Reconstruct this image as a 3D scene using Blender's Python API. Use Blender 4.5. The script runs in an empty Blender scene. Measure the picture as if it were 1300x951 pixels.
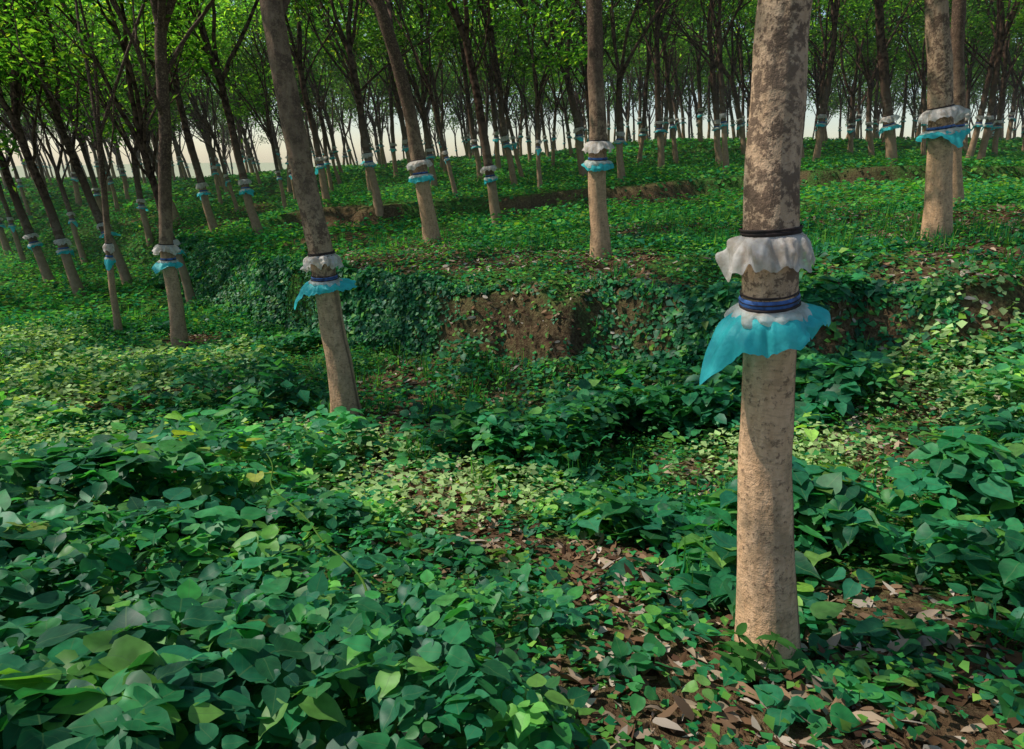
import bpy, math, numpy as np
from mathutils import Vector, Matrix
R = np.random.default_rng(7)
scene = bpy.context.scene
COL = scene.collection

# ---------------------------------------------------------------- noise
def _h(i, j, s):
    n = (i*374761393 + j*668265263 + s*1442695041) & 0xffffffff
    n = ((n ^ (n >> 13))*1274126177) & 0xffffffff
    return ((n ^ (n >> 16)) & 0xffff)/65535.0
def vnoise(x, y, s=0):
    x = np.asarray(x, float); y = np.asarray(y, float)
    xi = np.floor(x).astype(np.int64); yi = np.floor(y).astype(np.int64)
    fx = x-xi; fy = y-yi
    fx = fx*fx*(3-2*fx); fy = fy*fy*(3-2*fy)
    a = _h(xi, yi, s); b = _h(xi+1, yi, s); c = _h(xi, yi+1, s); d = _h(xi+1, yi+1, s)
    return (a*(1-fx)+b*fx)*(1-fy)+(c*(1-fx)+d*fx)*fy
def fbm(x, y, s=0, o=4):
    t = 0; a = .5; n = 0
    for k in range(o):
        t = t + a*vnoise(x*2**k, y*2**k, s+k*17); n += a; a *= .5
    return t/n
def sst(a, b, x):
    t = np.clip((x-a)/(b-a), 0, 1); return t*t*(3-2*t)

# ---------------------------------------------------------------- terrain
EX = [-70, -30, -12, -8.5, -3.5, -.5, 2, 5.5, 10, 40]
EY = [70, 42, 25, 18.5, 12.2, 9.3, 8.2, 7.2, 6.2, 3]
def ye(x):
    b = sum(np.interp(x+d, EX, EY) for d in (-1.2, -.6, 0, .6, 1.2))/5
    return b + (fbm(x*.8, x*0+3.3, 5)-.5)*1.3 + (vnoise(x*3.1, x*0, 9)-.5)*.25
def bankw(x, y):
    w = .5 + .22*np.maximum(0, -x-4)
    s = y-ye(x)
    return s, w
def bank2(x, y): return y+.12*x+(fbm(x*.5, y*.5, 31)-.5)*1.6
def height(x, y):
    x = np.asarray(x, float); y = np.asarray(y, float)
    yl = np.clip(y, -1, 200)
    zl = -1.8*(1-np.exp(-(yl-2.5)/9.5)) + .1*np.clip(x-1.5, 0, 6)
    zu = .52+.08*np.clip(x, -25, 10)
    zu = zu + .5*sst(20.6, 21.0, bank2(x, y))*sst(-10, -6, x)
    zu = zu + .3*sst(33, 33.8, y-.1*x+(fbm(x*.4, y*.4, 33)-.5)*2)*sst(2, 6, x)
    zu = zu + sst(22, 50, y)*(1.75-.85*sst(-14, 2, x))
    s, w = bankw(x, y)
    zu = zu - .14*(1-sst(-.3, 1.6, s))
    rough = (fbm(x*2.3, y*2.3, 41)-.5)*.4*np.exp(-(s/.6)**2)
    k = sst(-1, 0, s/w)
    z = zl*(1-k)+zu*k + rough
    z = z + .38*sst(-2.2, -.3, s)*(1-k)*np.clip((x+4)/4, 0, 1)
    z = z - 12*sst(58, 150, y) + (fbm(x*.35, y*.35, 3)-.5)*.25 + (fbm(x*3, y*3, 4)-.5)*.05
    return z
def normal(x, y, e=.06):
    dx = (height(x+e, y)-height(x-e, y))/(2*e); dy = (height(x, y+e)-height(x, y-e))/(2*e)
    n = np.stack([-dx, -dy, np.ones_like(dx)], -1)
    return n/np.linalg.norm(n, axis=-1, keepdims=True)
PATH = np.array([(-1.5, 8.9), (-1.5, 6.8), (-.7, 5.0), (.2, 3.5), (1.0, 2.7), (2.7, 2.65), (4, 2.3)])
BASES = [(1.13, 2.5), (-1.86, 7.2), (-5.93, 11.8), (-1.62, 14), (1.36, 10.5), (5.83, 9.5)]
def pathmask(x, y):
    d = np.full(np.shape(x), 1e9)
    for a, b in zip(PATH[:-1], PATH[1:]):
        ab = b-a; t = np.clip(((x-a[0])*ab[0]+(y-a[1])*ab[1])/(ab@ab), 0, 1)
        d = np.minimum(d, np.hypot(x-a[0]-t*ab[0], y-a[1]-t*ab[1]))
    for a, b in BASES: d = np.minimum(d, np.hypot(x-a, (y-b)*.6+.15)-.12)
    nz = (fbm(x*1.5, y*1.5, 71)-.5)
    m = 1-sst(.3, .75, d + nz*1.3)
    fg = sst(.05, .5, x-.05+nz*.9)*(1-sst(2.6, 3.0, y+nz*.8))*.95
    holes = sst(.56, .64, fbm(x*1.3+9, y*1.3, 73))*.8*(1-sst(9, 11, y))
    return np.maximum.reduce([m, fg, holes])
def baremask(x, y):
    s, w = bankw(x, y)
    up = sst(.0, .5, s)*(1-sst(7, 10, s))*sst(.5, .6, fbm(x*.45+2, y*.45, 77))*.8
    face = np.exp(-((s/w+.5)/.6)**2)*sst(.36, .48, fbm(x*1.1, y*1.1, 81))*sst(-2.6, -.6, x)*.92
    foot = np.exp(-((s+1.5)/.5)**2)*sst(-2.5, -1, x)*(1-sst(2.5, 4, x))*.6
    f2 = np.exp(-((bank2(x, y)-20.75)/.42)**2)*sst(-8, -6, x)*(1-sst(9, 12, x))*sst(.36, .5, fbm(x*.8, y*.8, 83))*.9
    return np.clip(np.maximum.reduce([pathmask(x, y)*.93, up, face, foot, f2]), 0, 1)
def mound(x, y):
    s, w = bankw(x, y)
    m = .04+.5*sst(.3, .75, fbm(x*.9, y*.9, 91, 3))
    m = m*(1-.8*sst(-.6, .2, s))*(1-.95*baremask(x, y))
    m = m*(1-.55*sst(8, 12, y))*sst(-.2, 1.6, y+.2)
    return m

# ---------------------------------------------------------------- mesh helpers
def mesh_np(name, V, F, mats, mi=None, col=None, uv=None, smooth=True):
    me = bpy.data.meshes.new(name)
    V = np.asarray(V, np.float32)
    tot = sum(f.shape[0] for f in F); nl = sum(f.size for f in F)
    me.vertices.add(len(V)); me.vertices.foreach_set('co', V.ravel())
    me.loops.add(nl); me.polygons.add(tot)
    li = np.concatenate([f.ravel() for f in F]).astype(np.int32)
    ks = np.concatenate([np.full(f.shape[0], f.shape[1]) for f in F])
    st = np.concatenate([[0], np.cumsum(ks)[:-1]]).astype(np.int32)
    me.loops.foreach_set('vertex_index', li)
    me.polygons.foreach_set('loop_start', st)
    if mi is not None: me.polygons.foreach_set('material_index', np.asarray(mi, np.int32))
    me.polygons.foreach_set('use_smooth', np.full(tot, smooth))
    me.update(calc_edges=True)
    if col is not None:
        a = me.color_attributes.new('col', 'FLOAT_COLOR', 'POINT')
        c = np.ones((len(V), 4), np.float32); c[:, :3] = col
        a.data.foreach_set('color', c.ravel())
    if uv is not None:
        u = me.uv_layers.new(name='UVMap')
        u.data.foreach_set('uv', np.asarray(uv, np.float32)[li].ravel())
    for m in mats: me.materials.append(m)
    return me
def obj(name, me, parent=None, loc=None):
    o = bpy.data.objects.new(name, me); COL.objects.link(o)
    if parent: o.parent = parent
    if loc is not None: o.location = loc
    return o

class Geo:
    def __init__(s): s.V = []; s.F = []; s.M = []; s.C = []; s.U = []; s.n = 0
    def add(s, V, F, m=0, col=(1, 1, 1), uv=None):
        V = np.asarray(V, float).reshape(-1, 3); s.V.append(V)
        for f in F:
            f = np.asarray(f); s.F.append(f+s.n); s.M.append(np.full(len(f), m))
        c = np.asarray(col, float)
        s.C.append(np.broadcast_to(c, (len(V), 3)) if c.ndim == 1 else c)
        s.U.append(uv if uv is not None else np.zeros((len(V), 2)))
        s.n += len(V)
    def mesh(s, name, mats, smooth=True, uv=True):
        return mesh_np(name, np.concatenate(s.V), s.F, mats, np.concatenate(s.M), np.concatenate(s.C), np.concatenate(s.U) if uv else None, smooth)
    def pack(s):
        """merge to one array per polygon size"""
        d = {}
        for f, m in zip(s.F, s.M): d.setdefault(f.shape[1], []).append((f, m))
        return np.concatenate(s.V), np.concatenate(s.C), {k: (np.concatenate([a for a, _ in v]), np.concatenate([b for _, b in v])) for k, v in d.items()}

def frames(N, az):
    f = np.stack([np.cos(az), np.sin(az), np.zeros_like(az)], -1)
    f = f-(f*N).sum(-1, keepdims=True)*N
    f /= np.linalg.norm(f, axis=-1, keepdims=True)+1e-9
    x = np.cross(f, N)
    return np.stack([x, f, N], -1)
def scatter(geo, T, TF, P, M, S, m=0, col=None, TU=None):
    N = len(P); nv = len(T)
    if N == 0: return
    S = np.asarray(S); S = S[:, None] if S.ndim == 1 else S
    L = T[None]*(S[:, None, :] if S.shape[1] == 3 else S[:, :, None])
    V = np.einsum('nij,nvj->nvi', M, L)+P[:, None]
    Fs = [(f[None]+(np.arange(N)*nv)[:, None, None]).reshape(-1, f.shape[1]) for f in TF]
    c = np.repeat(col, nv, 0) if col is not None else (1, 1, 1)
    geo.add(V.reshape(-1, 3), Fs, m, c, np.tile(TU, (N, 1)) if TU is not None else None)

LV = np.array([(0, 0, 0), (0, .33, -.03), (0, .7, -.05), (0, 1.05, -.2),
    (-.30, .05, .05), (-.47, .38, .05), (-.30, .78, -.04), (.30, .05, .05), (.47, .38, .05), (.30, .78, -.04)], float)
LF = [np.array([(0, 1, 5, 4), (1, 2, 6, 5), (0, 7, 8, 1), (1, 8, 9, 2)]), np.array([(2, 3, 6), (2, 9, 3)])]
LU = np.stack([LV[:, 0]+.5, LV[:, 1]], -1)
# smooth leaf for the nearest plants
_t = np.array([0, .10, .26, .45, .64, .80, .92, 1.06]); _w = np.array([0, .30, .45, .49, .43, .29, .13, 0]); _z = -.24*(_t**2)+.03*np.sin(_t*9)
HV = [(0, 0, 0)]
for a, b_, c_ in zip(_t[1:-1], _w[1:-1], _z[1:-1]): HV += [(-b_, a-.06*(b_ > .28), c_+.07*b_/.49), (0, a, c_-.02), (b_, a-.06*(b_ > .28), c_+.07*b_/.49)]
HV += [(0, 1.06, _z[-1])]; HV = np.array(HV, float)
_q = []
for r_ in range(5):
    a = 1+3*r_; _q += [(a, a+1, a+4, a+3), (a+1, a+2, a+5, a+4)]
HF = [np.array(_q), np.array([(0, 2, 1), (0, 3, 2), (16, 17, 19), (17, 18, 19)])]
HU = np.stack([HV[:, 0]+.5, HV[:, 1]], -1)
SV = np.array([(0, 0, 0), (-.42, .36, .08), (0, 1, -.12), (.42, .36, .08), (0, .5, -.02)], float)
SF = [np.array([(0, 4, 1), (4, 2, 1), (0, 3, 4), (4, 3, 2)])]
SU = np.stack([SV[:, 0]+.5, SV[:, 1]], -1)
DV = np.array([(0, 0, 0), (-.5, .45, .06), (0, 1, -.15), (.5, .45, .06)], float)
DF = [np.array([(0, 3, 2), (0, 2, 1)])]
DU = np.stack([DV[:, 0]+.5, DV[:, 1]], -1)

def tube(geo, P, rad, sides=8, m=0, col=(1, 1, 1), rn=0, seed=0):
    P = np.asarray(P, float); n = len(P); rad = np.asarray(rad, float)
    T = np.gradient(P, axis=0); T /= np.linalg.norm(T, axis=1, keepdims=True)+1e-9
    ref = np.array([1., 0, 0]) if abs(T[0, 0]) < .8 else np.array([0, 1., 0])
    u = np.cross(T, ref); u = -np.cross(T, u); u /= np.linalg.norm(u, axis=1, keepdims=True)
    v = np.cross(T, u)
    th = np.linspace(0, 2*math.pi, sides, endpoint=False)
    rr = rad[:, None]*np.ones(sides)
    if rn:
        L = np.concatenate([[0], np.cumsum(np.linalg.norm(np.diff(P, axis=0), axis=1))])
        cx = np.cos(th)*1.3+50; cy = np.sin(th)*1.3
        rr = rr*(1+rn*(fbm(cx[None]+L[:, None]*.9, cy[None]+L[:, None]*1.3+seed, 3)-.5))
    V = P[:, None]+rr[..., None]*(np.cos(th)[None, :, None]*u[:, None]+np.sin(th)[None, :, None]*v[:, None])
    i = np.arange(n-1)[:, None]*sides; j = np.arange(sides)[None]; k = (j+1) % sides
    F = np.stack([i+j, i+k, i+sides+k, i+sides+j], -1).reshape(-1, 4)
    if np.ndim(col) == 2: col = np.repeat(col, sides, 0)
    geo.add(V, [F], m, col)

# ---------------------------------------------------------------- materials
def newmat(name):
    m = bpy.data.materials.new(name); m.use_nodes = True
    nt = m.node_tree; nt.nodes.clear(); return m, nt
class NB:
    def __init__(s, nt): s.nt = nt
    def n(s, t, **k):
        nd = s.nt.nodes.new(t)
        for a, v in k.items():
            if a == 'i':
                for kk, vv in v.items():
                    if isinstance(vv, bpy.types.NodeSocket): s.nt.links.new(vv, nd.inputs[kk])
                    else: nd.inputs[kk].default_value = vv
            else: setattr(nd, a, v)
        return nd
    def mix(s, f, a, b, bt='MIX'):
        nd = s.nt.nodes.new('ShaderNodeMix'); nd.data_type = 'RGBA'; nd.blend_type = bt
        for idx, v in ((0, f), (6, a), (7, b)):
            if isinstance(v, bpy.types.NodeSocket): s.nt.links.new(v, nd.inputs[idx])
            elif idx == 0: nd.inputs[0].default_value = v
            else: nd.inputs[idx].default_value = (*v, 1)
        return nd.outputs[2]
    def math(s, op, a, b=0.):
        nd = s.nt.nodes.new('ShaderNodeMath'); nd.operation = op
        for idx, v in ((0, a), (1, b)):
            if isinstance(v, bpy.types.NodeSocket): s.nt.links.new(v, nd.inputs[idx])
            else: nd.inputs[idx].default_value = v
        return nd.outputs[0]
    def ramp(s, f, pts):
        nd = s.nt.nodes.new('ShaderNodeValToRGB'); s.nt.links.new(f, nd.inputs[0])
        e = nd.color_ramp.elements
        while len(e) < len(pts): e.new(.5)
        for el, (p, c) in zip(e, pts): el.position = p; el.color = (*c, 1) if len(c) == 3 else c
        return nd.outputs[0]
    def noise(s, vec, scale, detail=4, rough=.55):
        nd = s.n('ShaderNodeTexNoise', i={'Scale': scale, 'Detail': detail, 'Roughness': rough})
        if vec is not None: s.nt.links.new(vec, nd.inputs['Vector'])
        return nd.outputs['Fac']
    def out(s, sh):
        o = s.nt.nodes.new('ShaderNodeOutputMaterial'); s.nt.links.new(sh, o.inputs[0])
    def bump(s, hgt, st, dist=.02):
        return s.n('ShaderNodeBump', i={'Strength': st, 'Distance': dist, 'Height': hgt}).outputs[0]

def leafmat(name, veins=True, trans=.35, gloss=.25, rough=.42, tcol=(1.3, 1.5, .5)):
    m, nt = newmat(name); b = NB(nt)
    c = b.n('ShaderNodeAttribute', attribute_name='col').outputs['Color']
    if veins:
        geo = b.n('ShaderNodeNewGeometry')
        nzz = b.noise(geo.outputs['Position'], 30, 1)
        c = b.mix(.5, c, b.ramp(nzz, [(.3, (.55, .55, .55)), (.7, (1.25, 1.25, 1.2))]), 'MULTIPLY')
        uv = b.n('ShaderNodeTexCoord').outputs['UV']
        sp = b.n('ShaderNodeSeparateXYZ', i={0: uv})
        ax = b.math('ABSOLUTE', b.math('SUBTRACT', sp.outputs[0], .5))
        mid = b.math('LESS_THAN', ax, .016)
        sv = b.math('SUBTRACT', sp.outputs[1], b.math('MULTIPLY', ax, .75))
        sv = b.math('ABSOLUTE', b.math('SUBTRACT', b.math('FRACT', b.math('MULTIPLY', sv, 6)), .5))
        side = b.math('MULTIPLY', b.math('LESS_THAN', sv, .05), .35)
        v = b.math('MULTIPLY', b.math('MAXIMUM', mid, side), .45)
        c = b.mix(v, c, (.12, .22, .08))
    if gloss > 0:
        d = b.n('ShaderNodeBsdfPrincipled', i={'Base Color': c, 'Roughness': rough, 'Specular IOR Level': gloss})
    else:
        d = b.n('ShaderNodeBsdfDiffuse', i={'Color': c})
    tc = b.mix(1, c, tcol, 'MULTIPLY')
    t = b.n('ShaderNodeBsdfTranslucent', i={'Color': tc})
    mx = b.n('ShaderNodeMixShader', i={0: trans, 1: d.outputs[0], 2: t.outputs[0]})
    b.out(mx.outputs[0]); return m
M_under = leafmat('undergrowth_leaf', True, .38, .32, .48, (1.5, 1.7, .6))
M_small = leafmat('small_leaf', False, .4, 0, .5, (1.6, 1.7, .5))
M_crown = leafmat('rubber_leaf', False, .6, 0, .5, (2.6, 2.5, .8))
M_dry = leafmat('dry_leaf', False, .15, 0, .7, (1, .8, .5))

def barkmat():
    m, nt = newmat('rubber_bark'); b = NB(nt)
    tc = b.n('ShaderNodeTexCoord').outputs['Object']
    rnd = b.n('ShaderNodeObjectInfo').outputs['Random']
    at = b.n('ShaderNodeSeparateColor', i={0: b.n('ShaderNodeAttribute', attribute_name='col').outputs['Color']})
    tap, dark = at.outputs[0], at.outputs[1]
    off = b.n('ShaderNodeVectorMath', operation='ADD', i={0: tc})
    cmb = b.n('ShaderNodeCombineXYZ', i={2: b.math('MULTIPLY', rnd, 37.)}); nt.links.new(cmb.outputs[0], off.inputs[1])
    p = off.outputs[0]
    st = b.n('ShaderNodeMapping', i={'Vector': p, 'Scale': (1, 1, .25)}).outputs[0]
    sh = b.n('ShaderNodeMapping', i={'Vector': p, 'Scale': (1, 1, 4.)}).outputs[0]
    n1 = b.noise(p, 8, 5, .7); n2 = b.noise(st, 34, 4, .6); n3 = b.noise(p, 34, 4, .75); n4 = b.noise(sh, 18, 2); n5 = b.noise(p, 2.2, 1)
    up = b.ramp(n2, [(.3, (.42, .265, .155)), (.7, (.64, .44, .28))])
    blot = b.ramp(b.math('ADD', b.math('MULTIPLY', n1, .5), b.math('MULTIPLY', n3, .5)), [(.475, (0, 0, 0)), (.535, (1, 1, 1))])
    up = b.mix(b.math('MULTIPLY', blot, .88), up, (.08, .048, .032))
    up = b.mix(b.math('MULTIPLY', b.ramp(n5, [(.5, (0, 0, 0)), (.68, (1, 1, 1))]), .3), up, (.32, .22, .15))
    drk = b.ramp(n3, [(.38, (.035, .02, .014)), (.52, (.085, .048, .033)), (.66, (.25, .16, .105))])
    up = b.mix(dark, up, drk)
    lo = b.ramp(n2, [(.25, (.54, .315, .165)), (.75, (.78, .50, .30))])
    lo = b.mix(b.math('MULTIPLY', b.ramp(n4, [(.5, (0, 0, 0)), (.66, (1, 1, 1))]), .5), lo, (.35, .22, .12))
    lo = b.mix(b.math('MULTIPLY', b.ramp(n1, [(.49, (0, 0, 0)), (.58, (1, 1, 1))]), .5), lo, (.31, .21, .12))
    lo = b.mix(b.math('MULTIPLY', b.ramp(n3, [(.56, (0, 0, 0)), (.63, (1, 1, 1))]), .7), lo, (.13, .08, .05))
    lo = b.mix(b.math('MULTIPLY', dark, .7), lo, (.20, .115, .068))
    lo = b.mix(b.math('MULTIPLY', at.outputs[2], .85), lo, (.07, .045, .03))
    c = b.mix(tap, up, lo)
    h = b.math('ADD', b.math('MULTIPLY', n2, .5), b.math('MULTIPLY', n3, .7))
    d = b.n('ShaderNodeBsdfPrincipled', i={'Base Color': c, 'Roughness': .85, 'Specular IOR Level': .2, 'Normal': b.bump(h, .9, .015)})
    b.out(d.outputs[0]); return m
def barkmat_far():
    m, nt = newmat('rubber_bark_plain'); b = NB(nt)
    p = b.n('ShaderNodeTexCoord').outputs['Object']
    at = b.n('ShaderNodeSeparateColor', i={0: b.n('ShaderNodeAttribute', attribute_name='col').outputs['Color']})
    n = b.noise(p, 9, 2, .6)
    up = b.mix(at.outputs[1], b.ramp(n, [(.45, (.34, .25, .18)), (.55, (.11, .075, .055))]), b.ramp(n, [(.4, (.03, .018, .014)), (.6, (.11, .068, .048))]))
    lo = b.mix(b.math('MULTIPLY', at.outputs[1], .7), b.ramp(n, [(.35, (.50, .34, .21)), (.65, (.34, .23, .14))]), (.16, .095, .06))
    d = b.n('ShaderNodeBsdfDiffuse', i={'Color': b.mix(at.outputs[0], up, lo)})
    b.out(d.outputs[0]); return m
M_bark = barkmat(); M_barkf = barkmat_far()

def plastic(name, c1, c2, tr=.35, alpha=.08, rough=.35):
    m, nt = newmat(name); b = NB(nt)
    tc = b.n('ShaderNodeTexCoord').outputs['Object']
    n = b.noise(tc, 16, 4, .65)
    c = b.mix(b.ramp(n, [(.42, (0, 0, 0)), (.62, (1, 1, 1))]), c1, c2)
    nr = b.bump(b.noise(tc, 60, 2), .5, .006)
    d = b.n('ShaderNodeBsdfPrincipled', i={'Base Color': c, 'Roughness': rough, 'Normal': nr, 'Specular IOR Level': .35})
    t = b.n('ShaderNodeBsdfTranslucent', i={'Color': c})
    x = b.n('ShaderNodeMixShader', i={0: tr, 1: d.outputs[0], 2: t.outputs[0]})
    if alpha:
        tp = b.n('ShaderNodeBsdfTransparent')
        x = b.n('ShaderNodeMixShader', i={0: alpha, 1: x.outputs[0], 2: tp.outputs[0]})
    b.out(x.outputs[0]); return m
M_white = plastic('white_polythene', (.86, .80, .74), (.62, .52, .43), .45, .22, .45)
M_turq = plastic('turquoise_polythene', (.06, .66, .68), (.05, .54, .58), .45, .03, .5)
M_navy = plastic('navy_band', (.05, .13, .36), (.02, .04, .11), 0, 0, .6)
M_tie = plastic('tie_cord', (.05, .03, .024), (.02, .014, .012), 0, 0, .8)
TM = [M_bark, M_white, M_turq, M_navy, M_tie]
TMF = [M_barkf, M_white, M_turq, M_navy, M_tie]

def soilmat():
    m, nt = newmat('forest_floor'); b = NB(nt)
    p = b.n('ShaderNodeNewGeometry').outputs['Position']
    at = b.n('ShaderNodeSeparateColor', i={0: b.n('ShaderNodeAttribute', attribute_name='col').outputs['Color']})
    n1 = b.noise(p, 3, 4, .7); n2 = b.noise(p, 22, 4, .7)
    so = b.ramp(n2, [(.3, (.035, .02, .013)), (.52, (.11, .065, .04)), (.72, (.22, .14, .09))])
    so = b.mix(b.math('MULTIPLY', b.ramp(n1, [(.45, (0, 0, 0)), (.6, (1, 1, 1))]), .5), so, (.17, .095, .055))
    gr = b.ramp(n2, [(.35, (.015, .04, .012)), (.55, (.05, .14, .028)), (.7, (.10, .22, .045))])
    gf = b.math('MULTIPLY', at.outputs[0], b.ramp(b.math('ADD', b.math('MULTIPLY', n2, .6), b.math('MULTIPLY', n1, .4)), [(.38, (.25, .25, .25)), (.52, (1, 1, 1))]))
    c = b.mix(gf, so, gr)
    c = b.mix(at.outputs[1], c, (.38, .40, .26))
    d = b.n('ShaderNodeBsdfDiffuse', i={'Color': c, 'Normal': b.bump(n2, .9, .05)})
    b.out(d.outputs[0]); return m
M_soil = soilmat()

# ---------------------------------------------------------------- ground sheet
xs = np.concatenate([-np.geomspace(900, 14.2, 70), np.arange(-14, 14, .1), np.geomspace(14.2, 900, 70)])
ys = np.concatenate([-np.geomspace(300, 2.2, 25), np.arange(-2, 26, .08), np.geomspace(26.2, 2200, 140)])
X, Y = np.meshgrid(xs, ys); Z = height(X, Y)
nx = len(xs); ny = len(ys)
i = np.arange(ny-1)[:, None]*nx; j = np.arange(nx-1)[None]
F = np.stack([i+j, i+j+1, i+nx+j+1, i+nx+j], -1).reshape(-1, 4)
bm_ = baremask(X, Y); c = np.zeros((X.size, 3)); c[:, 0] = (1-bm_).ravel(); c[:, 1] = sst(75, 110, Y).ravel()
obj('ground', mesh_np('ground', np.stack([X, Y, Z], -1).reshape(-1, 3), [F], [M_soil], col=c))

# ---------------------------------------------------------------- undergrowth
def inview(x, y, mrg=1.2): return np.abs(x) < .80*np.maximum(y, 0)+mrg
def sample(n, x0, x1, y0, y1, f):
    x = R.uniform(x0, x1, n); y = R.uniform(y0, y1, n)
    k = inview(x, y) & (R.random(n) < f(x, y))
    return x[k], y[k]
PAL = np.array([(.014, .13, .060), (.022, .175, .074), (.035, .22, .080), (.06, .27, .068), (.13, .34, .065), (.20, .36, .06)])
PW = np.array([.20, .26, .25, .17, .11, .01])
def leafcol(n, w=PW):
    c = PAL[R.choice(len(PAL), n, p=w)]*R.uniform(.6, 1.35, (n, 1)); return c*R.uniform(.85, 1.15, (n, 3))
def sun_patch(x, y):
    """sun patches painted into the undergrowth as paler leaf colour"""
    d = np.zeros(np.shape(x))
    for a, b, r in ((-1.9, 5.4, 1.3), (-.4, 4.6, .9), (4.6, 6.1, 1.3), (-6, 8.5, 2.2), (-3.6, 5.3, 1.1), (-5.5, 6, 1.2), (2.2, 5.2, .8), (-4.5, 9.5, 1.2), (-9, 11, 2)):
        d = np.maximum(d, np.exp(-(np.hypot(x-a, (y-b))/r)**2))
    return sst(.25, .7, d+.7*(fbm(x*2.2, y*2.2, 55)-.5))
def vdens(x, y):
    s, w = bankw(x, y)
    d = np.clip((fbm(x*.9+5, y*.9, 61)-.33)*4.5, .05, 1)
    d = d*(1-.97*baremask(x, y))
    d = np.where(s > 0, d*.3, d)
    left = sst(-2, -5, x)*sst(6, 9, y)     # low mixed herbs rather than vines on the left
    return d*(1-.5*left)*(1-.7*sun_patch(x, y))
def place(x, y, tilt, lift):
    n = len(x); m = mound(x, y)
    z = height(x, y)+m*(1-R.random(n)**2*.7)+lift
    N = normal(x, y, .12); N[:, 2] += .6
    N += R.normal(0, tilt, (n, 3)); N[:, 2] = np.maximum(N[:, 2], .15)
    N /= np.linalg.norm(N, axis=1, keepdims=True)
    return np.stack([x, y, z], -1), N
def trifoliate(geo, x, y, smin, smax, T=(LV, LF, LU), tilt=.36, w=PW, lift=.03):
    P, N = place(x, y, tilt, lift); n = len(x)
    az = R.uniform(0, 6.28, n); S = (smin+(smax-smin)*R.random(n)**1.2)*(.6+.65*sst(.25, .75, fbm(x*.8, y*.8, 51))); C = leafcol(n, w)
    C = C*(1+.6*sun_patch(x, y)[:, None]*np.array([2.2, 1, .8]))  # leaf colour lifted to imitate sunlight inside the patches
    for da, sc in ((0, 1.1), (1.75, .95), (-1.75, .95)):
        a = az+da+R.normal(0, .15, n)
        Nl = N+R.normal(0, .18, (n, 3)); Nl /= np.linalg.norm(Nl, axis=1, keepdims=True)
        M = frames(Nl, a)
        off = M[:, :, 1]*(S*.12)[:, None]
        if da == 0: off = M[:, :, 1]*(S*.4)[:, None]
        ss = S*sc*R.uniform(.85, 1.1, n)
        S3 = np.stack([ss*R.uniform(.75, 1.0, n), ss, ss*R.uniform(.2, 2.2, n)], -1)
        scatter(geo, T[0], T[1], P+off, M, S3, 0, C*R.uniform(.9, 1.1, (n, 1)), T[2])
g = Geo()
ST = (SV, SF, SU); HT = (HV, HF, HU)
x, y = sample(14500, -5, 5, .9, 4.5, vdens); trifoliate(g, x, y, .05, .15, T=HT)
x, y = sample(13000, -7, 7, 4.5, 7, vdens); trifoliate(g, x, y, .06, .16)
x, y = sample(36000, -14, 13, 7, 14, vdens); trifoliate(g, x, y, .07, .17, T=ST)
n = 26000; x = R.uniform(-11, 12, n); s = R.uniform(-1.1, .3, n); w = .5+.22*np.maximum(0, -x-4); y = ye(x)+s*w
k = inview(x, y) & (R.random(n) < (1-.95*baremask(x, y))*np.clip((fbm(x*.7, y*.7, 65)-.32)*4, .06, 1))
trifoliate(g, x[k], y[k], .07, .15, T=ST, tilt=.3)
obj('kudzu_undergrowth', g.mesh('kudzu_undergrowth', [M_under]))
print('under verts', g.n)

g = Geo()
W2 = np.array([.05, .12, .22, .29, .24, .08])
def sm(x, y):
    return np.clip(.25+vnoise(x*1.7, y*1.7, 12)+sun_patch(x, y), 0, 1)*(1-.5*baremask(x, y))
def small(x, y, a, b_, tilt, lift, w=W2, T=(SV, SF, SU)):
    n = len(x); P, N = place(x, y, tilt, 0); P[:, 2] = height(x, y)+R.random(n)*lift*(.3+1.4*fbm(x*1.3, y*1.3, 14))*(1+sun_patch(x, y))
    M = frames(N, R.uniform(0, 6.28, n)); S = R.uniform(a, b_, n)*(1+.35*sun_patch(x, y))
    C = leafcol(n, w); pk = sun_patch(x, y)*R.random(n); pk = (pk > .25)
    C[pk] = np.array([(.44, .60, .26)])*R.uniform(.5, 1.2, (pk.sum(), 1))  # pale yellow-green paints sunlight onto the small leaves
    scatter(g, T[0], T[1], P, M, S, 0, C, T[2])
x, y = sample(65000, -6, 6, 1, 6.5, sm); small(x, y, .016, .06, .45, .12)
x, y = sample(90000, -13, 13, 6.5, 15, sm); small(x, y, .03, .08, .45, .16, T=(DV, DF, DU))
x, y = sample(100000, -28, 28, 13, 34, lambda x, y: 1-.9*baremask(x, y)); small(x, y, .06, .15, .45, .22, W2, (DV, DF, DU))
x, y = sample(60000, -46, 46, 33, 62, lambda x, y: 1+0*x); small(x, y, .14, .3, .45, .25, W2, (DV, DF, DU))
obj('ground_cover_plants', g.mesh('ground_cover_plants', [M_small], uv=False))

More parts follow.
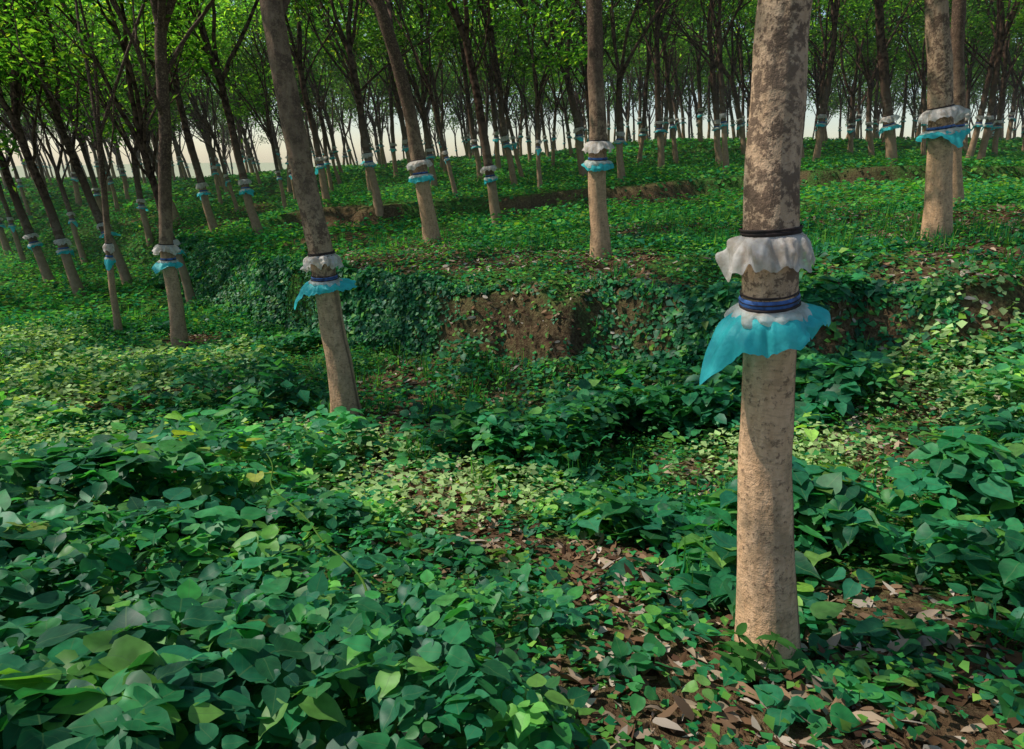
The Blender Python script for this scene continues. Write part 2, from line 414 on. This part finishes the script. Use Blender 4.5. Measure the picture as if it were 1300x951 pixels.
# grass tufts
g = Geo()
GV = np.array([(-.03, 0, 0), (.03, 0, 0), (-.025, .5, .12), (.025, .5, .12), (0, 1, -.05)], float)
GF = [np.array([(0, 1, 3, 2)]), np.array([(2, 3, 4)])]
x, y = sample(1500, -12, 12, 2.4, 16, lambda x, y: sst(.44, .58, fbm(x*.5, y*.5, 99)))
x = np.repeat(x, 16)+R.normal(0, .05, len(x)*16); y = np.repeat(y, 16)+R.normal(0, .05, len(y)*16)
n = len(x); a = R.uniform(0, 6.28, n); el = R.uniform(.7, 1.35, n)
f = np.stack([np.cos(a)*np.cos(el), np.sin(a)*np.cos(el), np.sin(el)], -1); sx = np.stack([-np.sin(a), np.cos(a), 0*a], -1); nn = np.cross(sx, f)
scatter(g, GV, GF, np.stack([x, y, height(x, y)], -1), np.stack([sx, f, nn], -1), R.uniform(.12, .34, n), 0, leafcol(n, W2), np.zeros((5, 2)))
obj('grass_tufts', g.mesh('grass_tufts', [M_small], uv=False))

# leaf litter
g = Geo()
def lit(x, y): return np.clip(.08+baremask(x, y), 0, 1)
x, y = sample(18000, -5, 5, 1.2, 7, lit); x2, y2 = sample(20000, -8, 11, 7, 15, lit)
x = np.r_[x, x2]; y = np.r_[y, y2]; n = len(x)
N = normal(x, y)+R.normal(0, .35, (n, 3)); N /= np.linalg.norm(N, axis=1, keepdims=True)
DP = np.array([(.24, .15, .09), (.16, .09, .05), (.36, .27, .19), (.10, .055, .035), (.50, .42, .34)])
C = DP[R.choice(5, n, p=[.28, .22, .2, .14, .16])]*R.uniform(.6, 1.2, (n, 1))
S = R.uniform(.04, .13, n); S3 = np.stack([S*.45, S, S*R.uniform(-1.5, 2.5, n)], -1)
scatter(g, LV, LF, np.stack([x, y, height(x, y)+.008+R.random(n)*.02], -1), frames(N, R.uniform(0, 6.28, n)), S3, 0, C, LU)
for _ in range(260):
    px, py = R.uniform(-3, 5), R.uniform(1.6, 11)
    a = R.uniform(0, 3.14); L = R.uniform(.08, .45); t = np.linspace(-.5, .5, 5)
    tx = px+np.cos(a)*t*L+R.normal(0, .008, 5); ty = py+np.sin(a)*t*L+R.normal(0, .008, 5)
    tube(g, np.stack([tx, ty, height(tx, ty)+.012], -1), np.full(5, R.uniform(.002, .005)), 5, 0, (.17, .12, .08))
obj('leaf_litter', g.mesh('leaf_litter', [M_dry], uv=False))

# ---------------------------------------------------------------- trees
def skirt(g, c0, ax, R0, mat, h, flare, freq, amp, seed, n=72, rows=7, tongue=None, rag=.35):
    """pleated polythene skirt tied round a trunk"""
    th = np.linspace(0, 2*math.pi, n, endpoint=False); t = np.linspace(0, 1, rows)[:, None]
    cx, cy = np.cos(th), np.sin(th)
    pl = (vnoise(cx*freq+seed*3.1+40, cy*freq+60, 1)-.5)*1.3+(vnoise(cx*freq*2+seed+90, cy*freq*2+60, 2)-.5)*1.
    pl = pl[None]+(vnoise(cx[None]*freq*1.5+20+t*2, cy[None]*freq*1.5+seed+50+t*3, 3)-.5)*1.
    big = (vnoise(cx*1.1+seed*1.7+30, cy*1.1+30, 5)-.5)*2
    ln = 1+rag*big+rag*1.3*(vnoise(cx*4+seed+70, cy*4+20, 6)-.5)+rag*.6*(vnoise(cx*11+seed+70, cy*11+20, 8)-.5)
    r = R0*(1.04+(flare-1.04)*(t**.8)*(1+.35*big[None])) + R0*amp*2*(t**.5)*pl
    r = np.maximum(r, R0*1.06)
    z = -h*(t**1.2)*ln[None] + h*amp*t*pl
    r = r + .12*R0*np.sin(t*math.pi)
    if tongue:
        for (ta, wd, out, drop) in tongue:
            d = np.abs((th-ta+math.pi) % (2*math.pi)-math.pi); e = np.exp(-(d/wd)**2)[None]
            r = r+out*e*t**1.2; z = z-drop*e*t**1.6
    u = np.cross(ax, (0, 1, 0)); u /= np.linalg.norm(u); v = np.cross(ax, u); v = v if v[1] > 0 else -v
    V = c0[None, None]+r[..., None]*(cx[None, :, None]*u+cy[None, :, None]*v)+z[..., None]*ax
    i = np.arange(rows-1)[:, None]*n; j = np.arange(n)[None]; k = (j+1) % n
    g.add(V, [np.stack([i+j, i+k, i+n+k, i+n+j], -1).reshape(-1, 4)], mat)
def ring(g, c0, ax, r, h, mat, n=24, seed=0):
    k = 5 if n > 12 else 2; zz = np.linspace(0, 1, k); P = c0[None]-ax[None]*(zz*h)[:, None]
    tube(g, P, r*(1+(np.array([0, .05, .03, .05, 0]) if k == 5 else 0)*np.ones(k)), n, mat, rn=.1 if n > 12 else 0, seed=seed)

def bez(p, d, L, up, n, rng, wob=.05):
    P = [np.array(p, float)]; d = np.array(d, float)
    for _ in range(n):
        d = d+np.array([0, 0, up])+rng.normal(0, wob, 3); d /= np.linalg.norm(d)
        P.append(P[-1]+d*L/n)
    return np.array(P), d
LCOL = np.array([(.03, .10, .02), (.055, .165, .03), (.10, .24, .034), (.16, .30, .045), (.27, .36, .045)])
def make_tree(seed, lean=(0, 0), bend=0., r0=.125, fork=4., band=1.45, sides=14, detail=1, dark=.6, leafn=46, scale=1., nolow=False, taper=.055, flare0=.32, leafs=1.):
    rng = np.random.default_rng(seed)
    g = Geo(); gl = Geo(); gg = Geo()
    nh = int(fork/.08 if detail > 1 else fork/.3)
    hs = np.linspace(-.25, fork, nh)
    wob = (fbm(hs*.55, hs*0+seed*1.7, 7)-.5)*.22*np.clip(hs, 0, 1)
    wob2 = (fbm(hs*.55, hs*0+seed*2.9+40, 7)-.5)*.22*np.clip(hs, 0, 1)
    P = np.stack([lean[0]*hs+bend*(hs**2)*.1+wob, lean[1]*hs+wob2, hs], -1)
    r = r0*(1+flare0*np.exp(-np.maximum(hs, 0)/.4))*(1-taper*np.maximum(hs, 0))
    r = r*(1+.05*np.exp(-((hs-band-.3)/.4)**2)+.05*(fbm(hs*3, hs*0+seed, 8)-.5))
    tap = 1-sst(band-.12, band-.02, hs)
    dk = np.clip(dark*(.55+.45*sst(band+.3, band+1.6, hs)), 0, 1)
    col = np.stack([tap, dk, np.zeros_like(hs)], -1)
    if detail > 1:
        n0 = len(hs)
        colf = np.repeat(col, sides, 0).reshape(n0, sides, 3).copy()
        th = np.arange(sides)/sides
        for c0_, w_ in ((.93, .022), (.43, .02)):
            colf[:, :, 2] += (np.exp(-((th[None]-c0_-.012*np.sin(hs[:, None]*3))/w_)**2)*tap[:, None])
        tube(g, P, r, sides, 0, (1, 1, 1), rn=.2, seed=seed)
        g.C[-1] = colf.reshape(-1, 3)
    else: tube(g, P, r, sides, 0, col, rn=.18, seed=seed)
    def at(h): return np.array([np.interp(h, hs, P[:, k]) for k in range(3)]), np.interp(h, hs, r)
    def axis(h):
        a = at(h+.1)[0]-at(h-.1)[0]; return a/np.linalg.norm(a)
    nn = {2: 220, 1: 80, 0: 26, -1: 12}[detail]; rows = {2: 14, 1: 7, 0: 4, -1: 3}[detail]; rs = 28 if detail > 0 else (14 if detail == 0 else 8)
    fr = 3.2 if detail > 0 else 1.6
    c, rr = at(band+.25); a = axis(band+.25); ring(gg, c+a*.018, a, rr*1.03, .022, 4, rs, seed)
    if detail > 1:
        for dz in (-.006, .012, .028): ring(gg, c+a*dz+np.array([0, 0, rng.uniform(-.004, .004)]), a, rr*rng.uniform(1.05, 1.08), .009, 4, 28, seed+int(dz*999))
    sm_ = 1 if detail > 0 else .8
    skirt(gg, c, a, rr, 1, rng.uniform(.12, .15)*sm_, rng.uniform(1.5, 1.8)*(1 if detail > 0 else .9), fr, .22, seed, nn, rows)
    c, rr = at(band+.03); a = axis(band); ring(gg, c, a, rr*1.05, .032, 3, rs, seed+1); ring(gg, c-a*.03, a, rr*1.07, .012, 4, rs, seed)
    if detail > 1:
        ring(gg, c+a*.014, a, rr*1.03, .009, 4, 28, seed+7); ring(gg, c-a*.012, a, rr*1.075, .005, 4, 28, seed+9)
    c = c-a*.038
    skirt(gg, c, a, rr, 1, .065, 1.5, fr, .14, seed+3, nn, rows, rag=.45)
    t = [(-.2, .3, rr*1.2, .15), (-.9, .6, rr*.15, .05), (math.pi-.15, .7, rr*.85, -.01)]
    if detail < 2: t = [(rng.uniform(0, 6.28), .4, rr*rng.uniform(.2, 1.3), rng.uniform(.03, .2))]
    skirt(gg, c-a*.014, a, rr, 2, .105 if detail > 0 else .08, 1.85 if detail > 1 else rng.uniform(1.4, 1.9), fr*.9, .2, seed+5, nn, rows, tongue=t)
    bc = np.array([0, dark*.4+.6, 0])
    tips = []
    def limb(p, d, L, rad, lv):
        npt = (7 if lv == 1 else 5) if detail >= 0 else (5 if lv == 1 else 3)
        Q, dd = bez(p, d, L, .05 if lv == 1 else .02, npt, rng, .09)
        if detail >= 0 or lv < 3: tube(g, Q, np.linspace(rad, rad*.5, npt+1), (8 if lv == 1 else (5 if lv == 2 else 3)) if detail >= 0 else (5 if lv == 1 else 3), 0, bc)
        if lv == 3: tips.append((Q[-1], Q[-3])); return
        nc = 4 if lv == 1 else 3
        for q in range(nc):
            f = .35+.65*(q+1)/nc; p2 = Q[min(npt, int(round(f*npt)))]
            az = rng.uniform(0, 6.28); sp = rng.uniform(.35, .75)
            side = np.array([math.cos(az), math.sin(az), 0])
            d2 = dd*math.cos(sp)+side*math.sin(sp); d2 /= np.linalg.norm(d2)
            limb(p2, d2, L*rng.uniform(.45, .62), rad*.5, lv+1)
    top, rt = at(fork); ax = axis(fork-.15)
    nl = rng.integers(3, 5); a0 = rng.uniform(0, 6.28)
    for q in range(nl):
        az = a0+q*6.283/nl+rng.normal(0, .3); sp = rng.uniform(.14, .42)
        d = ax*math.cos(sp)+np.array([math.cos(az), math.sin(az), 0])*math.sin(sp)
        limb(top-ax*.15, d, rng.uniform(3.2, 4.8)*scale, rt*rng.uniform(.6, .8), 1)
    for q in range(0 if nolow else rng.integers(1, 4)):
        hh = rng.uniform(fork*.72, fork*.98); c, rr = at(hh); az = rng.uniform(0, 6.28); sp = rng.uniform(.4, .7)
        limb(c, np.array([math.cos(az)*math.sin(sp), math.sin(az)*math.sin(sp), math.cos(sp)]), rng.uniform(1.8, 3)*scale, rr*.42, 1 if rng.random() < .5 else 2)
    tp = np.array([a for a, b_ in tips]); n = len(tp)
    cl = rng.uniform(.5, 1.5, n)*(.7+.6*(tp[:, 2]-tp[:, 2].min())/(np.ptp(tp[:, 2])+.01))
    cnt = rng.integers(int(leafn*.3), int(leafn*1.6), n)
    idx = np.repeat(np.arange(n), cnt); m = len(idx)
    pos = tp[idx]+rng.normal(0, 1, (m, 3))*np.array([.34, .34, .26])*rng.uniform(.6, 1.3, n)[idx][:, None]
    az = rng.uniform(0, 6.28, m)
    N = rng.normal(0, .55, (m, 3)); N[:, 2] = np.abs(N[:, 2])+.45; N /= np.linalg.norm(N, axis=1, keepdims=True)
    S = rng.uniform(.14, .25, m)*leafs; S3 = np.stack([S*.42, S, S], -1)
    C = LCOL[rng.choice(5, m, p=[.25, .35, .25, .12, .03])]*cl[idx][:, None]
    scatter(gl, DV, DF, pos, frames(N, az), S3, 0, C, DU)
    return g, gg, gl

def hero(x, y, seed, **k):
    z = float(height(np.array([x]), np.array([y]))[0])
    e = bpy.data.objects.new('rubber_tree', None); COL.objects.link(e); e.location = (x, y, z)
    g, gg, gl = make_tree(seed, **k)
    mt = TM if y < 15 else TMF
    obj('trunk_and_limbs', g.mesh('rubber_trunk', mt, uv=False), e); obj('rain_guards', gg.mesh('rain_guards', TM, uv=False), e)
    obj('crown_foliage', gl.mesh('rubber_crown', [M_crown], False, uv=False), e)
    return e
placed = []
def H(x, y, seed, **k): placed.append((x, y)); hero(x, y, seed, **k)
H(1.13, 2.5, 11, lean=(-.095, 0), r0=.108, fork=4.2, band=1.58, sides=72, detail=2, dark=.03, leafn=30, nolow=True, taper=.085, flare0=.28)
H(-1.86, 7.2, 12, lean=(-.06, 0), bend=-.1, r0=.135, fork=5, band=1.58, sides=32, detail=2, dark=.7, leafn=24)
H(-5.93, 11.8, 13, lean=(.03, 0), bend=.1, r0=.12, fork=5.2, band=1.55, sides=20, dark=.95, leafn=28)
H(-7.7, 13, 14, lean=(.08, 0), r0=.06, fork=3.8, band=1.5, dark=1, leafn=12)
H(-11.5, 18, 15, lean=(-.18, 0), r0=.12, fork=4.5, band=1.25, dark=1, leafn=34)
H(-13.6, 20, 16, lean=(-.2, 0), r0=.12, fork=4.3, band=1.2, dark=1, leafn=34)
H(-20.5, 28, 17, lean=(-.1, 0), r0=.12, fork=4, band=1.2, dark=1, leafn=40)
H(-1.62, 14, 18, lean=(-.10, 0), bend=-.2, r0=.15, fork=4.6, band=1.35, sides=20, dark=.95, leafn=28)
H(1.36, 10.5, 19, lean=(-.03, 0), bend=-.12, r0=.135, fork=4.7, band=1.42, sides=22, dark=.9, leafn=24)
H(-.37, 18, 20, lean=(-.12, 0), bend=-.1, r0=.12, fork=4.4, band=1.2, dark=1, leafn=36)
H(5.83, 9.5, 21, lean=(-.17, 0), r0=.155, fork=4.4, band=1.46, sides=24, dark=.4, leafn=28)
H(8.2, 13, 22, lean=(-.17, 0), r0=.13, fork=4.6, band=1.4, dark=.9, leafn=32)
H(11.7, 22, 23, lean=(-.25, 0), r0=.15, fork=4.5, band=1.2, dark=1, leafn=40)
H(-7.3, 20, 24, lean=(-.14, 0), r0=.115, fork=4.2, band=1.3, dark=1, leafn=38)
H(-4.0, 21, 25, lean=(-.14, 0), r0=.115, fork=4.4, band=1.3, dark=1, leafn=38)
H(-6.3, 24, 26, lean=(-.12, 0), r0=.115, fork=4.4, band=1.3, dark=1, leafn=38)
H(-9.4, 22, 27, lean=(-.15, 0), r0=.115, fork=4.1, band=1.3, dark=1, leafn=38)
for q, (a, b_) in enumerate([(6.2, 1.6), (-6.3, 1.4), (-8.6, 8.6), (9.8, 6.0), (13, 9.5), (-10.5, 2.0), (-12.8, 9.2), (-13, 12.5)]):  # out-of-view trees, added so their crowns shade the foreground and leave sun gaps
    H(a, b_, 40+q, lean=(-.05, 0), r0=.13, fork=4.4, band=1.5, dark=.8, leafn=30)

# the rest of the plantation: one merged mass of trees
VAR = {0: [], 1: []}
for q in range(8):
    r0_, f_, b0 = R.uniform(.075, .12), R.uniform(3.1, 4.6), R.uniform(1.25, 1.45)
    VAR[0].append([a.pack() for a in make_tree(100+q, r0=r0_, fork=f_, band=b0, sides=10, detail=0, dark=1., leafn=46)])
    VAR[1].append([a.pack() for a in make_tree(200+q, r0=r0_, fork=f_-.3, band=b0, sides=7, detail=-1, dark=1., leafn=28, leafs=1.4)])
par = bpy.data.objects.new('distant_rubber_trees', None); COL.objects.link(par)
acc = [Geo(), Geo(), Geo()]
placed = np.array(placed); cntT = 0
for yy in np.arange(15.5, 80, 3.7):
    for xx in np.arange(-62, 64, 2.8):
        px = xx+R.normal(0, .5)+(1.5 if int(yy*10) % 2 else 0); py = yy+R.normal(0, .6)-.12*px*(1 if px < 0 else -.2)
        if py > 76 or py < 15: continue
        if abs(px) > .80*py+3: continue
        if py < 19.5 and -7 < px < 10.5: continue
        if np.hypot(placed[:, 0]-px, placed[:, 1]-py).min() < 2.1: continue
        if R.random() < .1: continue
        v = VAR[0 if py < 32 else 1][R.integers(8)]; z = float(height(np.array([px]), np.array([py]))[0])
        lx, ly = -.10+R.normal(0, .09), R.normal(0, .06)
        Mx = Matrix.Rotation(lx, 4, 'Y') @ Matrix.Rotation(ly, 4, 'X') @ Matrix.Rotation(R.uniform(0, 6.28), 4, 'Z') @ Matrix.Scale(R.uniform(.86, 1.14), 4)
        A = np.array(Mx)[:3, :3]; tint = R.uniform(.65, 1.35)
        for ac, (V, C, FD) in zip(acc, v):
            n0 = ac.n; ac.V.append(V@A.T+np.array([px, py, z])); ac.C.append(C*tint if ac is acc[2] else C); ac.n += len(V)
            for kk, (f, m) in FD.items(): ac.F.append(f+n0); ac.M.append(m)
        cntT += 1
for nm, ac, mt, smf in (('row_trunks', acc[0], TMF, True), ('row_rain_guards', acc[1], TMF, True), ('row_crowns', acc[2], [M_crown], False)):
    obj(nm, mesh_np(nm, np.concatenate(ac.V), ac.F, mt, np.concatenate(ac.M), np.concatenate(ac.C), None, smf), par)
print('row trees', cntT, [a.n for a in acc])

# climbing vine in the left foreground
g = Geo()
K = np.array([(-1.41, 3.6, .40), (-1.2, 3.1, .46), (-.95, 2.75, .46), (-.68, 2.4, .49), (-.5, 2.05, .53), (-.37, 1.8, .5), (-.33, 1.5, .3)])
t = np.linspace(0, 6, 60); P = np.stack([np.interp(t, range(7), K[:, q]) for q in range(3)], -1); P[:, 0] += .02*np.sin(t*4); P[:, 2] += .05
for _ in range(2): P[1:-1] = (P[:-2]+P[1:-1]*2+P[2:])/4
tube(g, P, np.linspace(.003, .006, 60), 6, 0, (.10, .20, .04))
ii = R.integers(2, 58, 16); n = 16
N = R.normal(0, .4, (n, 3)); N[:, 2] += 1; N /= np.linalg.norm(N, axis=1, keepdims=True)
scatter(g, LV, LF, P[ii], frames(N, R.uniform(0, 6.28, n)), R.uniform(.03, .07, n), 0, np.tile((.06, .22, .05), (n, 1)), LU)
obj('vine_stem', g.mesh('vine_stem', [M_small]))
g = Geo()
for q in range(5):
    bx, by = 1.0+R.normal(0, .07), 2.3+R.normal(0, .04); z0 = float(height(np.array([bx]), np.array([by]))[0])
    hh = R.uniform(.12, .26); t = np.linspace(0, 1, 6)
    P = np.stack([bx+t*R.normal(0, .05), by+t*R.normal(0, .03), z0+t*hh], -1); tube(g, P, np.full(6, .003), 5, 0, (.05, .12, .03))
    n = 6; N = R.normal(0, .3, (n, 3)); N[:, 2] += 1; N /= np.linalg.norm(N, axis=1, keepdims=True)
    a = np.arange(n)*2.4; s = R.uniform(.06, .10, n)
    scatter(g, LV, LF, P[[2, 3, 4, 5, 5, 5]], frames(N, a), np.stack([s*.5, s, s], -1), 0, np.tile((.05, .16, .035), (n, 1)), LU)
obj('seedling_plant', g.mesh('seedling_plant', [M_small]))

# thin morning haze standing in the far rows
m, nt = newmat('haze')
vs = nt.nodes.new('ShaderNodeVolumeScatter'); vs.inputs['Density'].default_value = .0022; vs.inputs['Anisotropy'].default_value = .3; vs.inputs['Color'].default_value = (1, .97, .9, 1)
ou = nt.nodes.new('ShaderNodeOutputMaterial'); nt.links.new(vs.outputs[0], ou.inputs['Volume'])
x0, x1, y0, y1, z0, z1 = -75, 75, 17, 95, -14, 13
hv = np.array([(x0, y0, z0), (x1, y0, z0), (x1, y1, z0), (x0, y1, z0), (x0, y0, z1), (x1, y0, z1), (x1, y1, z1), (x0, y1, z1)], float)
hf = np.array([(0, 3, 2, 1), (4, 5, 6, 7), (0, 1, 5, 4), (1, 2, 6, 5), (2, 3, 7, 6), (3, 0, 4, 7)])
obj('morning_haze', mesh_np('morning_haze', hv, [hf], [m], smooth=False))

# ---------------------------------------------------------------- light, sky, camera
EL, AZ = math.radians(50), math.radians(-84)   # azimuth from +Y, clockwise
sd = Vector((math.sin(AZ)*math.cos(EL), math.cos(AZ)*math.cos(EL), math.sin(EL)))
L = bpy.data.lights.new('sun', 'SUN'); L.energy = 5; L.angle = math.radians(.5); L.color = (1, .94, .84)
lo = bpy.data.objects.new('sun', L); COL.objects.link(lo); lo.rotation_euler = sd.to_track_quat('Z', 'Y').to_euler()
w = bpy.data.worlds.new('World'); scene.world = w; w.use_nodes = True; nt = w.node_tree
sky = nt.nodes.new('ShaderNodeTexSky'); sky.sky_type = 'NISHITA'; sky.sun_disc = False
sky.sun_elevation = EL; sky.sun_rotation = AZ; sky.dust_density = .5; sky.air_density = 1.; sky.ozone_density = 1
bg = nt.nodes['Background']; bg.inputs[1].default_value = .15; nt.links.new(sky.outputs[0], bg.inputs[0])
cam = bpy.data.cameras.new('camera'); co = bpy.data.objects.new('camera', cam); COL.objects.link(co)
cam.lens = 24; cam.sensor_width = 36; cam.clip_end = 4000; cam.clip_start = .05
co.location = (0, 0, 2.07); co.rotation_euler = (math.radians(90-17.6), 0, 0)
scene.camera = co
scene.view_settings.view_transform = 'Standard'; scene.view_settings.look = 'None'; scene.view_settings.exposure = 0
